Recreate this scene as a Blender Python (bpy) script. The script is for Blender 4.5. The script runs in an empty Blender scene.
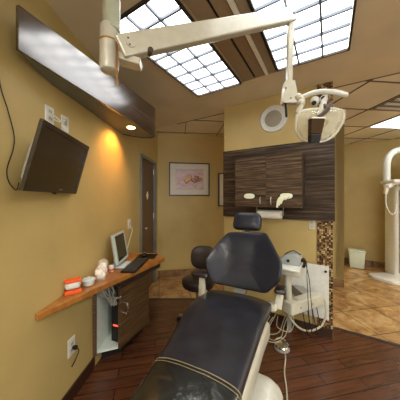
import bpy, bmesh, math, random
from mathutils import Vector, Matrix, noise
random.seed(7)
sc = bpy.context.scene
COL = sc.collection
PI = math.pi
F = 211.0                       # focal length in pixels of the 400 px frame
CAM_H, CEIL = 1.45, 2.65

def V(*a): return Vector(a)
def at(px, py, Y):              # point at distance Y seen at a pixel
    return V((px-200)/F*Y, Y, CAM_H-(py-198)/F*Y)
def tn(t, n, z=0.0):            # main grid of the room, turned 31 degrees to the view
    return V(.8532*t+.5216*n, -.5216*t+.8532*n, z)
def uv(u, v, z=0.0):            # dental chair's own grid
    return V(.899*u+.438*v, -.438*u+.899*v, z)
def wallx(Y): return -1.018+.0616*Y
def onwall(Y, z, off=0.0): return V(wallx(Y)+off, Y-off*.0616, z)
TDIR = V(.8532, -.5216, 0); NDIR = V(.5216, .8532, 0)
WDIR = V(.0616, 1, 0).normalized()          # along the left wall, away
WNRM = V(1, -.0616, 0).normalized()         # out of the left wall
FDIR = V(.9838, .1789, 0).normalized()      # along the far wall
FNRM = V(.1789, -.9838, 0).normalized()     # out of far wall toward camera
CR = V(.899, -.438, 0); CA = V(.438, .899, 0)
UP = V(0, 0, 1)

# ---------------------------------------------------------------- materials
def new_mat(name):
    m = bpy.data.materials.new(name); m.use_nodes = True
    nt = m.node_tree
    return m, nt, nt.nodes['Principled BSDF']
def N(nt, t, **kw):
    n = nt.nodes.new(t)
    for k, v in kw.items(): setattr(n, k, v)
    return n
def rgba(c): return (c[0], c[1], c[2], 1)
def ramp(nt, stops):
    r = N(nt, 'ShaderNodeValToRGB')
    e = r.color_ramp.elements
    e[0].position, e[0].color = stops[0][0], rgba(stops[0][1])
    e[1].position, e[1].color = stops[-1][0], rgba(stops[-1][1])
    for p, c in stops[1:-1]:
        x = e.new(p); x.color = rgba(c)
    return r
def plain(name, col, rough=.5, metal=0, coat=0, trans=0, emit=None, es=0, noise_amt=.06, nscale=30, bump=0, spec=None, alpha=1):
    m, nt, b = new_mat(name)
    tc = N(nt, 'ShaderNodeTexCoord'); nz = N(nt, 'ShaderNodeTexNoise')
    nz.inputs['Scale'].default_value = nscale; nz.inputs['Detail'].default_value = 4
    nt.links.new(tc.outputs['Object'], nz.inputs['Vector'])
    lo = [max(0, c*(1-noise_amt)) for c in col]; hi = [min(1, c*(1+noise_amt)) for c in col]
    r = ramp(nt, [(.3, lo), (.7, hi)])
    nt.links.new(nz.outputs['Fac'], r.inputs['Fac'])
    nt.links.new(r.outputs['Color'], b.inputs['Base Color'])
    b.inputs['Roughness'].default_value = rough; b.inputs['Metallic'].default_value = metal
    b.inputs['Coat Weight'].default_value = coat; b.inputs['Coat Roughness'].default_value = .12
    b.inputs['Transmission Weight'].default_value = trans
    b.inputs['Alpha'].default_value = alpha
    if spec is not None: b.inputs['Specular IOR Level'].default_value = spec
    if emit: b.inputs['Emission Color'].default_value = rgba(emit); b.inputs['Emission Strength'].default_value = es
    if bump:
        bp = N(nt, 'ShaderNodeBump'); bp.inputs['Strength'].default_value = bump; bp.inputs['Distance'].default_value = .004
        nt.links.new(nz.outputs['Fac'], bp.inputs['Height']); nt.links.new(bp.outputs['Normal'], b.inputs['Normal'])
    return m
def zebra(name, dark, mid, light, rough=.3, coat=.4, zs=38, hs=1.6, spec=.5, coat_ior=1.5):
 
    m, nt, b = new_mat(name)
    tc = N(nt, 'ShaderNodeTexCoord'); mp = N(nt, 'ShaderNodeMapping')
    mp.inputs['Scale'].default_value = (hs, hs, zs)
    nz = N(nt, 'ShaderNodeTexNoise'); nz.inputs['Scale'].default_value = 1.6; nz.inputs['Detail'].default_value = 7; nz.inputs['Roughness'].default_value = .62
    nt.links.new(tc.outputs['Object'], mp.inputs['Vector']); nt.links.new(mp.outputs['Vector'], nz.inputs['Vector'])
    r = ramp(nt, [(.33, dark), (.5, mid), (.64, light)])
    nt.links.new(nz.outputs['Fac'], r.inputs['Fac']); nt.links.new(r.outputs['Color'], b.inputs['Base Color'])
    b.inputs['Roughness'].default_value = rough; b.inputs['Coat Weight'].default_value = coat; b.inputs['Coat IOR'].default_value = coat_ior; b.inputs['Coat Roughness'].default_value = .14 if coat < .9 else .20
    b.inputs['Specular IOR Level'].default_value = spec
    return m
def wallpaint(name, col, bump=.35):
    m, nt, b = new_mat(name)
    tc = N(nt, 'ShaderNodeTexCoord'); nz = N(nt, 'ShaderNodeTexNoise'); nz.inputs['Scale'].default_value = 55; nz.inputs['Detail'].default_value = 3
    n2 = N(nt, 'ShaderNodeTexNoise'); n2.inputs['Scale'].default_value = 2.5; n2.inputs['Detail'].default_value = 3
    for q in (nz, n2): nt.links.new(tc.outputs['Object'], q.inputs['Vector'])
    r = ramp(nt, [(.3, [c*.93 for c in col]), (.7, [min(1, c*1.07) for c in col])])
    nt.links.new(n2.outputs['Fac'], r.inputs['Fac']); nt.links.new(r.outputs['Color'], b.inputs['Base Color'])
    bp = N(nt, 'ShaderNodeBump'); bp.inputs['Strength'].default_value = bump; bp.inputs['Distance'].default_value = .006
    nt.links.new(nz.outputs['Fac'], bp.inputs['Height']); nt.links.new(bp.outputs['Normal'], b.inputs['Normal'])
    b.inputs['Roughness'].default_value = .55
    return m
def planks(name):
    m, nt, b = new_mat(name)
    tc = N(nt, 'ShaderNodeTexCoord'); mp = N(nt, 'ShaderNodeMapping'); mp.inputs['Rotation'].default_value = (0, 0, math.radians(-12))
    br = N(nt, 'ShaderNodeTexBrick'); br.offset = .37
    br.inputs['Scale'].default_value = 1; br.inputs['Brick Width'].default_value = .8; br.inputs['Row Height'].default_value = .10
    br.inputs['Mortar Size'].default_value = .0035; br.inputs['Mortar Smooth'].default_value = .25; br.inputs['Bias'].default_value = 0
    br.inputs['Color1'].default_value = (.095, .034, .014, 1); br.inputs['Color2'].default_value = (.130, .046, .018, 1); br.inputs['Mortar'].default_value = (.012, .005, .003, 1)
    nt.links.new(tc.outputs['Object'], mp.inputs['Vector']); nt.links.new(mp.outputs['Vector'], br.inputs['Vector'])
    m2 = N(nt, 'ShaderNodeMapping'); m2.inputs['Scale'].default_value = (2.2, 26, 1); nt.links.new(mp.outputs['Vector'], m2.inputs['Vector'])
    nz = N(nt, 'ShaderNodeTexNoise'); nz.inputs['Scale'].default_value = 1.5; nz.inputs['Detail'].default_value = 6
    nt.links.new(m2.outputs['Vector'], nz.inputs['Vector'])
    r = ramp(nt, [(.3, (.55, .5, .5)), (.7, (1.0, 1.0, 1.0))]); nt.links.new(nz.outputs['Fac'], r.inputs['Fac'])
    mx = N(nt, 'ShaderNodeMix', data_type='RGBA', blend_type='MULTIPLY'); mx.inputs[0].default_value = 1
    nt.links.new(br.outputs['Color'], mx.inputs[6]); nt.links.new(r.outputs['Color'], mx.inputs[7]); nt.links.new(mx.outputs[2], b.inputs['Base Color'])
    bp = N(nt, 'ShaderNodeBump'); bp.inputs['Strength'].default_value = .9; bp.inputs['Distance'].default_value = .010; bp.invert = True
    nt.links.new(br.outputs['Fac'], bp.inputs['Height'])
    b2 = N(nt, 'ShaderNodeBump'); b2.inputs['Strength'].default_value = .5; b2.inputs['Distance'].default_value = .004
    n3 = N(nt, 'ShaderNodeTexNoise'); n3.inputs['Scale'].default_value = 7; n3.inputs['Detail'].default_value = 4; nt.links.new(mp.outputs['Vector'], n3.inputs['Vector'])
    nt.links.new(n3.outputs['Fac'], b2.inputs['Height']); nt.links.new(bp.outputs['Normal'], b2.inputs['Normal']); nt.links.new(b2.outputs['Normal'], b.inputs['Normal'])
    b.inputs['Roughness'].default_value = .27; b.inputs['Coat Weight'].default_value = .3; b.inputs['Coat Roughness'].default_value = .2
    return m
def tiles(name, size=.46, rot=-11, c=((.22, .10, .030), (.46, .27, .10), (.66, .46, .22)), grout=(.20, .13, .07)):
    m, nt, b = new_mat(name)
    tc = N(nt, 'ShaderNodeTexCoord'); mp = N(nt, 'ShaderNodeMapping'); mp.inputs['Rotation'].default_value = (0, 0, math.radians(rot))
    br = N(nt, 'ShaderNodeTexBrick'); br.offset = 0
    br.inputs['Scale'].default_value = 1; br.inputs['Brick Width'].default_value = size; br.inputs['Row Height'].default_value = size
    br.inputs['Mortar Size'].default_value = .007; br.inputs['Mortar Smooth'].default_value = .2
    br.inputs['Color1'].default_value = (.85, .85, .85, 1); br.inputs['Color2'].default_value = (1, 1, 1, 1); br.inputs['Mortar'].default_value = (.3, .3, .3, 1)
    nt.links.new(tc.outputs['Object'], mp.inputs['Vector']); nt.links.new(mp.outputs['Vector'], br.inputs['Vector'])
    nz = N(nt, 'ShaderNodeTexNoise'); nz.inputs['Scale'].default_value = 5; nz.inputs['Detail'].default_value = 10; nz.inputs['Roughness'].default_value = .66; nz.inputs['Distortion'].default_value = .9
    nt.links.new(mp.outputs['Vector'], nz.inputs['Vector'])
    r = ramp(nt, [(.33, c[0]), (.5, c[1]), (.66, c[2])]); nt.links.new(nz.outputs['Fac'], r.inputs['Fac'])
    mx = N(nt, 'ShaderNodeMix', data_type='RGBA', blend_type='MULTIPLY'); mx.inputs[0].default_value = 1
    nt.links.new(br.outputs['Color'], mx.inputs[6]); nt.links.new(r.outputs['Color'], mx.inputs[7]); nt.links.new(mx.outputs[2], b.inputs['Base Color'])
    b.inputs['Roughness'].default_value = .35
    return m
def mosaic(name):
    m, nt, b = new_mat(name)
    tc = N(nt, 'ShaderNodeTexCoord')
    mp = N(nt, 'ShaderNodeMapping'); mp.inputs['Rotation'].default_value = (0, 0, math.radians(31.4)); mp.inputs['Scale'].default_value = (1, 1, 1)
    nt.links.new(tc.outputs['Object'], mp.inputs['Vector'])
    ml = N(nt, 'ShaderNodeVectorMath', operation='MULTIPLY'); ml.inputs[1].default_value = (58, .01, 58); nt.links.new(mp.outputs['Vector'], ml.inputs[0])
    fl = N(nt, 'ShaderNodeVectorMath', operation='FLOOR'); nt.links.new(ml.outputs[0], fl.inputs[0])
    fr = N(nt, 'ShaderNodeVectorMath', operation='FRACTION'); nt.links.new(ml.outputs[0], fr.inputs[0])
    wn = N(nt, 'ShaderNodeTexWhiteNoise'); nt.links.new(fl.outputs[0], wn.inputs['Vector'])
    r = ramp(nt, [(0, (.05, .02, .01)), (.25, (.16, .08, .03)), (.5, (.30, .19, .07)), (.7, (.45, .36, .20)), (.85, (.02, .012, .01)), (1, (.5, .42, .28))])
    r.color_ramp.interpolation = 'CONSTANT'
    nt.links.new(wn.outputs['Value'], r.inputs['Fac'])
    sp = N(nt, 'ShaderNodeSeparateXYZ'); nt.links.new(fr.outputs[0], sp.inputs[0])
    mn = N(nt, 'ShaderNodeMath', operation='MINIMUM'); nt.links.new(sp.outputs['X'], mn.inputs[0]); nt.links.new(sp.outputs['Z'], mn.inputs[1])
    gt = N(nt, 'ShaderNodeMath', operation='GREATER_THAN'); gt.inputs[1].default_value = .12; nt.links.new(mn.outputs[0], gt.inputs[0])
    mx = N(nt, 'ShaderNodeMix', data_type='RGBA'); mx.inputs[6].default_value = (.10, .07, .04, 1)
    nt.links.new(gt.outputs[0], mx.inputs[0]); nt.links.new(r.outputs['Color'], mx.inputs[7]); nt.links.new(mx.outputs[2], b.inputs['Base Color'])
    b.inputs['Roughness'].default_value = .2
    return m
def art(name):
    m, nt, b = new_mat(name)
    tc = N(nt, 'ShaderNodeTexCoord'); nz = N(nt, 'ShaderNodeTexNoise'); nz.inputs['Scale'].default_value = 6; nz.inputs['Detail'].default_value = 3; nz.inputs['Distortion'].default_value = .6
    nt.links.new(tc.outputs['Object'], nz.inputs['Vector'])
    mp = N(nt, 'ShaderNodeMapping'); mp.inputs['Location'].default_value = (-.02, 0, -.97); mp.inputs['Scale'].default_value = (2.2, 2.2, 5.0)
    nt.links.new(tc.outputs['Object'], mp.inputs['Vector'])
    ln = N(nt, 'ShaderNodeVectorMath', operation='LENGTH'); nt.links.new(mp.outputs['Vector'], ln.inputs[0])
    ad = N(nt, 'ShaderNodeMath', operation='MULTIPLY_ADD'); ad.inputs[1].default_value = .55; nt.links.new(ln.outputs['Value'], ad.inputs[0]); nt.links.new(nz.outputs['Fac'], ad.inputs[2])
    r = ramp(nt, [(.42, (.75, .30, .06)), (.52, (.70, .45, .20)), (.60, (.16, .06, .10)), (.66, (.72, .48, .38)), (.76, (.50, .34, .42)), (.9, (.62, .50, .52)), (1, (.50, .40, .45))])
    nt.links.new(ad.outputs[0], r.inputs['Fac'])
    nt.links.new(r.outputs['Color'], b.inputs['Base Color']); b.inputs['Roughness'].default_value = .35
    return m

def crinkled_clear(name):
    m, nt, b = new_mat(name); nt.nodes.remove(b); out = nt.nodes['Material Output']
    tc = N(nt, 'ShaderNodeTexCoord'); nz = N(nt, 'ShaderNodeTexNoise'); nz.inputs['Scale'].default_value = 9; nz.inputs['Detail'].default_value = 3; nz.inputs['Distortion'].default_value = 1
    nt.links.new(tc.outputs['Object'], nz.inputs['Vector'])
    bp = N(nt, 'ShaderNodeBump'); bp.inputs['Strength'].default_value = .6; bp.inputs['Distance'].default_value = .012; nt.links.new(nz.outputs['Fac'], bp.inputs['Height'])
    gl = N(nt, 'ShaderNodeBsdfGlossy'); gl.inputs['Roughness'].default_value = .2; gl.inputs['Color'].default_value = (.95, 1, .93, 1); nt.links.new(bp.outputs['Normal'], gl.inputs['Normal'])
    tr = N(nt, 'ShaderNodeBsdfTransparent'); tr.inputs['Color'].default_value = (.92, .95, .90, 1)
    lw = N(nt, 'ShaderNodeFresnel'); lw.inputs['IOR'].default_value = 1.6; nt.links.new(bp.outputs['Normal'], lw.inputs['Normal'])
    mx = N(nt, 'ShaderNodeMixShader'); nt.links.new(lw.outputs[0], mx.inputs[0]); nt.links.new(tr.outputs[0], mx.inputs[1]); nt.links.new(gl.outputs[0], mx.inputs[2]); nt.links.new(mx.outputs[0], out.inputs['Surface'])
    return m
M = dict(
 plastic=crinkled_clear('clear_cover'),
 wall=wallpaint('ochre_paint', (.46, .345, .130)),
 ceil=wallpaint('tan_ceiling_paint', (.74, .64, .45), .25),
 ceilt=wallpaint('ceiling_tile', (.80, .74, .58), .5),
 gridbar=plain('grid_bar', (.12, .08, .045), .6),
 planks=planks('dark_wood_planks'), tiles=tiles('tan_stone_tile'),
 tilebase=tiles('tile_skirting', .46, -11, ((.16, .08, .035), (.26, .145, .06), (.36, .22, .10))),
 base=plain('dark_skirting', (.035, .014, .008), .35),
 trimdark=plain('threshold_metal', (.03, .025, .03), .35),
 zebra=zebra('zebrano_veneer', (.012, .007, .005), (.042, .026, .017), (.10, .070, .046), .42, .05, spec=.22),
 zebra2=zebra('zebrano_doors', (.018, .010, .006), (.065, .040, .023), (.14, .095, .055), .42, .05, spec=.22),
 fascia=zebra('zebrano_gloss_fascia', (.006, .003, .003), (.022, .011, .010), (.09, .055, .045), .3, 1.0, 60, 1.2, spec=.1, coat_ior=2.5),
 cabwood=zebra('brown_striped_laminate', (.028, .013, .005), (.080, .042, .016), (.15, .088, .038), .4, .15, 45, 2),
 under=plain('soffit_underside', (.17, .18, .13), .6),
 counter=zebra('orange_cherry_top', (.22, .080, .014), (.30, .115, .020), (.37, .155, .030), .3, .3, 3, 9),
 white=plain('white_plastic', (.62, .63, .58), .35), cream=plain('cream_enamel', (.50, .49, .40), .3, coat=.3),
 creamd=plain('cream_pole', (.40, .43, .33), .35, coat=.2), grey=plain('grey_plastic', (.30, .29, .26), .4),
 black=plain('black_plastic', (.010, .009, .009), .45, spec=.25), blackg=plain('black_gloss', (.03, .022, .014), .18, coat=.5),
 screen=plain('tv_screen', (.035, .024, .010), .22, coat=.4),
 leather=plain('navy_leather', (.012, .014, .024), .36, coat=.10, spec=.32, nscale=90, bump=.15, noise_amt=.2),
 leather2=plain('charcoal_leather', (.012, .013, .020), .36, coat=.20, spec=.45, nscale=9, noise_amt=.5, bump=.35),
 blackvinyl=plain('black_vinyl', (.014, .009, .010), .35, coat=.2),
 piping=plain('cover_seam', (.22, .19, .11), .3),
 chrome=plain('chrome', (.72, .70, .66), .16, metal=1), steel=plain('brushed_steel', (.5, .46, .38), .35, metal=1),
 gold=plain('brass_wire', (.42, .22, .07), .35, metal=.8),
 glass=plain('clear_glass', (.9, .9, .86), .05, alpha=.22, noise_amt=0),
 shield=plain('lamp_shield', (.88, .88, .70), .08, alpha=.16, noise_amt=.01),
 reflector=plain('lamp_reflector', (.60, .46, .20), .25, metal=.35, coat=.5),
 lampdark=plain('lamp_core', (.06, .04, .025), .4), lampmesh=plain('lamp_core_grille', (.06, .035, .018), .8, spec=.1),
 orange=plain('orange_card', (.70, .10, .015), .5), cotton=plain('cotton', (.85, .82, .74), .9, bump=.6),
 frame=plain('black_picture_frame', (.02, .016, .014), .35), matb=plain('picture_mat', (.62, .60, .54), .6),
 art=art('abstract_art'), door=plain('brown_door', (.115, .058, .026), .4), jamb=plain('grey_metal_jamb', (.16, .17, .15), .45),
 mosaic=mosaic('glass_mosaic'), hose=plain('cream_hose', (.46, .43, .30), .4), inside=plain('white_melamine', (.60, .68, .62), .5),
 greyl=plain('light_grey_plastic', (.30, .32, .31), .35),
 white2=plain('machine_white', (.74, .75, .70), .3, coat=.3),
 red=plain('red_led', (.8, .02, .02), .4, emit=(1, .05, .03), es=2), bluegrey=plain('pale_blue_plastic', (.45, .55, .58), .35),
 can=plain('pale_green_bin', (.62, .68, .54), .45), dark=plain('dark_slot', (.006, .005, .004), .8),
 diff=plain('fixture_diffuser', (.9, .9, .9), .5, emit=(1, .99, .97), es=3.2, noise_amt=0),
 diffb=plain('added_fill_diffuser', (.9, .9, .9), .5, emit=(1, .95, .86), es=23, noise_amt=0),  # strong glow, only for the added fill lamps out of view
 diff2=plain('troffer_diffuser', (.9, .9, .9), .5, emit=(.86, .96, 1), es=2.2, noise_amt=0),
 down=plain('downlight_lamp', (.9, .8, .6), .5, emit=(1, .62, .22), es=28, noise_amt=0),
 louvre=plain('louvre_blade', (.12, .15, .20), .4), rim=plain('fixture_rim', (.02, .018, .015), .5),
 bandb=plain('brown_slot_band', (.30, .22, .135), .55), bandl=plain('pale_slot_rail', (.80, .76, .66), .4),
 speakerc=plain('speaker_grille', (.30, .28, .22), .6), paper=plain('paper', (.74, .77, .58), .8),
 towel=plain('paper_towel', (.85, .83, .74), .85), key=plain('dark_key', (.045, .043, .04), .6, spec=.2), monback=plain('monitor_bezel', (.42, .50, .46), .4),
 monscr=plain('monitor_screen', (.03, .03, .02), .15),
)

# ---------------------------------------------------------------- geometry helpers
def nb(): return bmesh.new()
def frame_m(o, x, y, z):
    x, y, z = Vector(x), Vector(y), Vector(z)
    return Matrix(((x.x, y.x, z.x, o[0]), (x.y, y.y, z.y, o[1]), (x.z, y.z, z.z, o[2]), (0, 0, 0, 1)))
def bx(bm, c, s, xd=V(1, 0, 0), zd=UP, bev=0, seg=2):
    """box centred at c with full sizes s along xd, (zd x xd), zd"""
    xd = Vector(xd).normalized(); zd = Vector(zd).normalized(); yd = zd.cross(xd).normalized(); xd = yd.cross(zd)
    mt = frame_m(c, xd, yd, zd)
    vs = [bm.verts.new(mt @ V(sx*s[0]/2, sy*s[1]/2, sz*s[2]/2)) for sz in (-1, 1) for sy in (-1, 1) for sx in (-1, 1)]
    fs = [(0, 2, 3, 1), (4, 5, 7, 6), (0, 1, 5, 4), (2, 6, 7, 3), (0, 4, 6, 2), (1, 3, 7, 5)]
    faces = [bm.faces.new([vs[i] for i in f]) for f in fs]
    if bev:
        es = list({e for f in faces for e in f.edges})
        bmesh.ops.bevel(bm, geom=es, offset=bev, segments=seg, profile=.5, affect='EDGES')
    return bm
def beam(bm, p0, p1, w0, h0, w1=None, h1=None, up=UP, bev=0):
    w1 = w0 if w1 is None else w1; h1 = h0 if h1 is None else h1
    p0, p1 = Vector(p0), Vector(p1); d = (p1-p0).normalized(); s = d.cross(up).normalized(); u = s.cross(d)
    vs = []
    for p, w, h in ((p0, w0, h0), (p1, w1, h1)):
        for a, b in ((-1, -1), (1, -1), (1, 1), (-1, 1)): vs.append(bm.verts.new(p+s*a*w/2+u*b*h/2))
    fs = [(0, 3, 2, 1), (4, 5, 6, 7), (0, 1, 5, 4), (1, 2, 6, 5), (2, 3, 7, 6), (3, 0, 4, 7)]
    faces = [bm.faces.new([vs[i] for i in f]) for f in fs]
    if bev: bmesh.ops.bevel(bm, geom=list({e for f in faces for e in f.edges}), offset=bev, segments=2, profile=.5, affect='EDGES')
    return bm
def cyl(bm, p0, p1, r0, r1=None, seg=20, caps=True):
    r1 = r0 if r1 is None else r1
    return rings(bm, [(p0, r0), (p1, r1)], Vector(p1)-Vector(p0), seg, caps)
def rings(bm, prof, axis, seg=24, caps=True):
    axis = Vector(axis).normalized(); ref = UP if abs(axis.z) < .9 else V(1, 0, 0)
    a = axis.cross(ref).normalized(); b = axis.cross(a)
    prev = None; first = None
    for p, r in prof:
        ring = [bm.verts.new(Vector(p)+(a*math.cos(2*PI*i/seg)+b*math.sin(2*PI*i/seg))*r) for i in range(seg)]
        if prev:
            for i in range(seg): bm.faces.new((prev[i], prev[(i+1) % seg], ring[(i+1) % seg], ring[i]))
        else: first = ring
        prev = ring
    if caps:
        bm.faces.new(first[::-1]); bm.faces.new(prev)
    return bm
def lathe(bm, base, prof, seg=24, axis=UP):
    axis = Vector(axis).normalized()
    return rings(bm, [(Vector(base)+axis*z, max(r, .0004)) for r, z in prof], axis, seg)
def smooth_path(pts, sub=6):
    pts = [Vector(p) for p in pts]; out = []
    for i in range(len(pts)-1):
        p0 = pts[max(0, i-1)]; p1 = pts[i]; p2 = pts[i+1]; p3 = pts[min(len(pts)-1, i+2)]
        for k in range(sub):
            t = k/sub
            out.append(.5*((2*p1)+(-p0+p2)*t+(2*p0-5*p1+4*p2-p3)*t*t+(-p0+3*p1-3*p2+p3)*t**3))
    out.append(pts[-1]); return out
def tube(bm, pts, r, seg=8, sub=6, radii=None):
    P = smooth_path(pts, sub); n = len(P)
    t0 = (P[1]-P[0]).normalized(); ref = UP if abs(t0.z) < .9 else V(1, 0, 0)
    a = t0.cross(ref).normalized(); prev = None
    for i, p in enumerate(P):
        t = (P[min(n-1, i+1)]-P[max(0, i-1)]).normalized()
        a = (a-t*a.dot(t)).normalized(); b = t.cross(a)
        rr = r if radii is None else radii[0]+(radii[1]-radii[0])*i/(n-1)
        ring = [bm.verts.new(p+(a*math.cos(2*PI*k/seg)+b*math.sin(2*PI*k/seg))*rr) for k in range(seg)]
        if prev:
            for k in range(seg): bm.faces.new((prev[k], prev[(k+1) % seg], ring[(k+1) % seg], ring[k]))
        else: bm.faces.new(ring[::-1])
        prev = ring
    bm.faces.new(prev); return bm
def prism(bm, poly, z0, z1, bev=0):
    """poly: list of (x, y); z0/z1 numbers or per-vertex lists"""
    n = len(poly); Z0 = z0 if isinstance(z0, (list, tuple)) else [z0]*n; Z1 = z1 if isinstance(z1, (list, tuple)) else [z1]*n
    lo = [bm.verts.new((p[0], p[1], Z0[i])) for i, p in enumerate(poly)]; hi = [bm.verts.new((p[0], p[1], Z1[i])) for i, p in enumerate(poly)]
    fs = [bm.faces.new(lo[::-1]), bm.faces.new(hi)]
    for i in range(n): fs.append(bm.faces.new((lo[i], lo[(i+1) % n], hi[(i+1) % n], hi[i])))
    if bev: bmesh.ops.bevel(bm, geom=list({e for f in fs for e in f.edges}), offset=bev, segments=2, profile=.5, affect='EDGES')
    return bm
def ball(bm, c, r, s=(1, 1, 1), seg=16):
    mt = Matrix.Translation(Vector(c)) @ Matrix.Diagonal((r*s[0], r*s[1], r*s[2], 1))
    bmesh.ops.create_uvsphere(bm, u_segments=seg, v_segments=max(6, seg//2), radius=1, matrix=mt); return bm
def rounded(outline, rad=.03, k=4):
    out = []; n = len(outline)
    for i in range(n):
        p0 = Vector(outline[i-1]); p = Vector(outline[i]); p2 = Vector(outline[(i+1) % n])
        a = (p0-p); b = (p2-p); ra = min(rad, a.length*.45); rb = min(rad, b.length*.45)
        q0 = p+a.normalized()*ra; q2 = p+b.normalized()*rb
        for j in range(k+1):
            t = j/k; out.append(q0*(1-t)**2+p*2*t*(1-t)+q2*t*t)
    return out
def pillow(bm, outline, mt, levels, warp=None):
    """outline of 2D points; levels: list of (inset scale, height); mt maps (x, y, z) to the world"""
    c = sum((Vector(p) for p in outline), Vector((0, 0)))/len(outline); prev = None; first = None
    for s, h in levels:
        ring = []
        for p in outline:
            q = c+(Vector(p)-c)*s; z = h+(warp(q.x, q.y) if warp else 0)
            ring.append(bm.verts.new(mt @ V(q.x, q.y, z)))
        if prev:
            for i in range(len(ring)): bm.faces.new((prev[i], prev[(i+1) % len(ring)], ring[(i+1) % len(ring)], ring[i]))
        else: first = ring
        prev = ring
    bm.faces.new(first[::-1]); bm.faces.new(prev); return bm

WL = {}
def link(o, parent, c):
    COL.objects.link(o)
    if parent is not None:
        o.parent = parent; o.location = c-WL[parent.name]
    else: o.location = c
    WL[o.name] = Vector(c)
def obj(name, bm, mat, parent=None, smooth=False, base=None):
    bmesh.ops.recalc_face_normals(bm, faces=bm.faces[:])
    xs = [v.co for v in bm.verts]
    c = base or V((min(v.x for v in xs)+max(v.x for v in xs))/2, (min(v.y for v in xs)+max(v.y for v in xs))/2, min(v.z for v in xs))
    c = Vector(c)
    for v in bm.verts: v.co -= c
    me = bpy.data.meshes.new(name); bm.to_mesh(me); bm.free()
    me.materials.append(M[mat] if isinstance(mat, str) else mat)
    if smooth:
        for p in me.polygons: p.use_smooth = True
        me.set_sharp_from_angle(angle=math.radians(38))
    o = bpy.data.objects.new(name, me); link(o, parent, c); return o
def thing(name, loc, label, cat, group=None):
    o = bpy.data.objects.new(name, None); o.empty_display_size = .05; link(o, None, Vector(loc))
    o['label'] = label; o['category'] = cat
    if group: o['group'] = group
    return o
def tag(o, label, cat, group=None):
    o['label'] = label; o['category'] = cat
    if group: o['group'] = group
    return o
def struct(name, bm, mat, parent=None, smooth=False, kind=True):
    o = obj(name, bm, mat, parent, smooth, base=V(0, 0, 0) if parent is None else None)
    if parent is None: o['kind'] = 'structure'
    return o
def xy(v): return (v.x, v.y)

# ================================================================ room shell
# floors
b = nb(); prism(b, [(-2.2, -2.6), (6.5, -2.6), (6.5, 8), (-2.2, 8)], -.10, -.004); struct('floor', b, 'tiles')
b = nb()
wf = [V(-1.19, -2.6, 0), V(5.2, -2.6, 0), tn(3.2, 2.78), tn(.036, 2.78), tn(.036, 2.60), tn(-1.14, 2.60), V(.32, 3.02, 0), V(-.84, 3.02, 0)]
prism(b, [xy(p) for p in wf], -.003, 0); struct('floor_wood', b, 'planks')
b = nb(); beam(b, tn(.04, 2.79, .003), tn(3.2, 2.79, .003), .03, .008); struct('trim_1', b, 'trimdark')
b = nb(); beam(b, V(-.82, 3.03, .003), V(.34, 3.03, .003), .025, .008); struct('trim_2', b, 'trimdark')
# ceiling
ca = [V(-1.3, -2.6, 0), V(5.4, -2.6, 0), tn(3.4, 2.72), tn(-2.2, 2.72), V(-1.3, 4.0, 0)]
b = nb(); prism(b, [xy(p) for p in ca], CEIL, CEIL+.1); struct('ceiling', b, 'ceil')
b = nb(); prism(b, [xy(p) for p in [tn(-3.4, 2.72), tn(3.4, 2.72), V(6.6, 2, 0), V(6.6, 8, 0), V(-1.2, 8, 0)]], CEIL+.004, CEIL+.1); struct('ceiling_tiled', b, 'ceilt')
th = math.radians(6); G1 = V(math.cos(th), math.sin(th), 0); G2 = V(-math.sin(th), math.cos(th), 0)
O = at(370, 81, 2.164); O.z = 0
def gpt(i, j): return O+G1*(i*.61)+G2*(j*.64)
b = nb(); beam(b, tn(-2.1, 2.72, CEIL-.001), tn(3.3, 2.72, CEIL-.001), .012, .008)
def clip_n(p, q):           # keep only what lies beyond n = 2.72
    np_, nq = NDIR.dot(p), NDIR.dot(q)
    if np_ < 2.72 and nq < 2.72: return None
    if np_ < 2.72: p = p+(q-p)*((2.72-np_)/(nq-np_))
    if nq < 2.72: q = q+(p-q)*((2.72-nq)/(np_-nq))
    return p, q
for i in range(-6, 6):
    r = clip_n(gpt(i, -6), gpt(i, 6))
    if r: beam(b, r[0]+UP*(CEIL), r[1]+UP*(CEIL), .009, .010)
for j in range(-6, 7):
    r = clip_n(gpt(-6, j), gpt(6, j))
    if r: beam(b, r[0]+UP*(CEIL), r[1]+UP*(CEIL), .009, .010)
struct('trim_3', b, 'gridbar')
# left wall with an opening for the door
def wall_seg(bm, p, q, z0, z1, th_, nrm):
    p, q = Vector(p), Vector(q); poly = [xy(p), xy(q), xy(q-nrm*th_), xy(p-nrm*th_)]
    prism(bm, poly, z0, z1)
DY0, DY1, DZ = 2.93, 3.68, 2.06
b = nb()
wall_seg(b, onwall(-2.6, 0), onwall(DY0, 0), 0, CEIL, .12, WNRM)
wall_seg(b, onwall(DY1, 0), onwall(4.0, 0), 0, CEIL, .12, WNRM)
wall_seg(b, onwall(DY0, 0), onwall(DY1, 0), DZ, CEIL, .12, WNRM)
struct('wall_left', b, 'wall')
FC = V(-.78, 3.87, 0)
b = nb(); wall_seg(b, FC-FDIR*.02, FC+FDIR*1.87, 0, CEIL, .12, FNRM); struct('wall_far', b, 'wall')
b = nb(); wall_seg(b, tn(-1.289, 4.14), tn(.212, 4.14), 0, CEIL, .12, -NDIR); wall_seg(b, tn(.212, 4.14), tn(.212, 6.0), 0, CEIL, .12, TDIR); struct('wall_pier', b, 'wall')
b = nb(); wall_seg(b, tn(-1.19, 2.564), tn(.034, 2.564), 0, CEIL, .14, -NDIR); struct('wall_cabinet', b, 'wall')
b = nb(); wall_seg(b, tn(.1, 5.72), tn(3.6, 5.72), 0, CEIL, .12, -NDIR); struct('wall_back', b, 'wall')
b = nb(); wall_seg(b, V(5.2, -2.6, 0), V(5.2, 5, 0), 0, CEIL, .12, V(-1, 0, 0)); struct('wall_right', b, 'wall')
b = nb()
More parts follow.
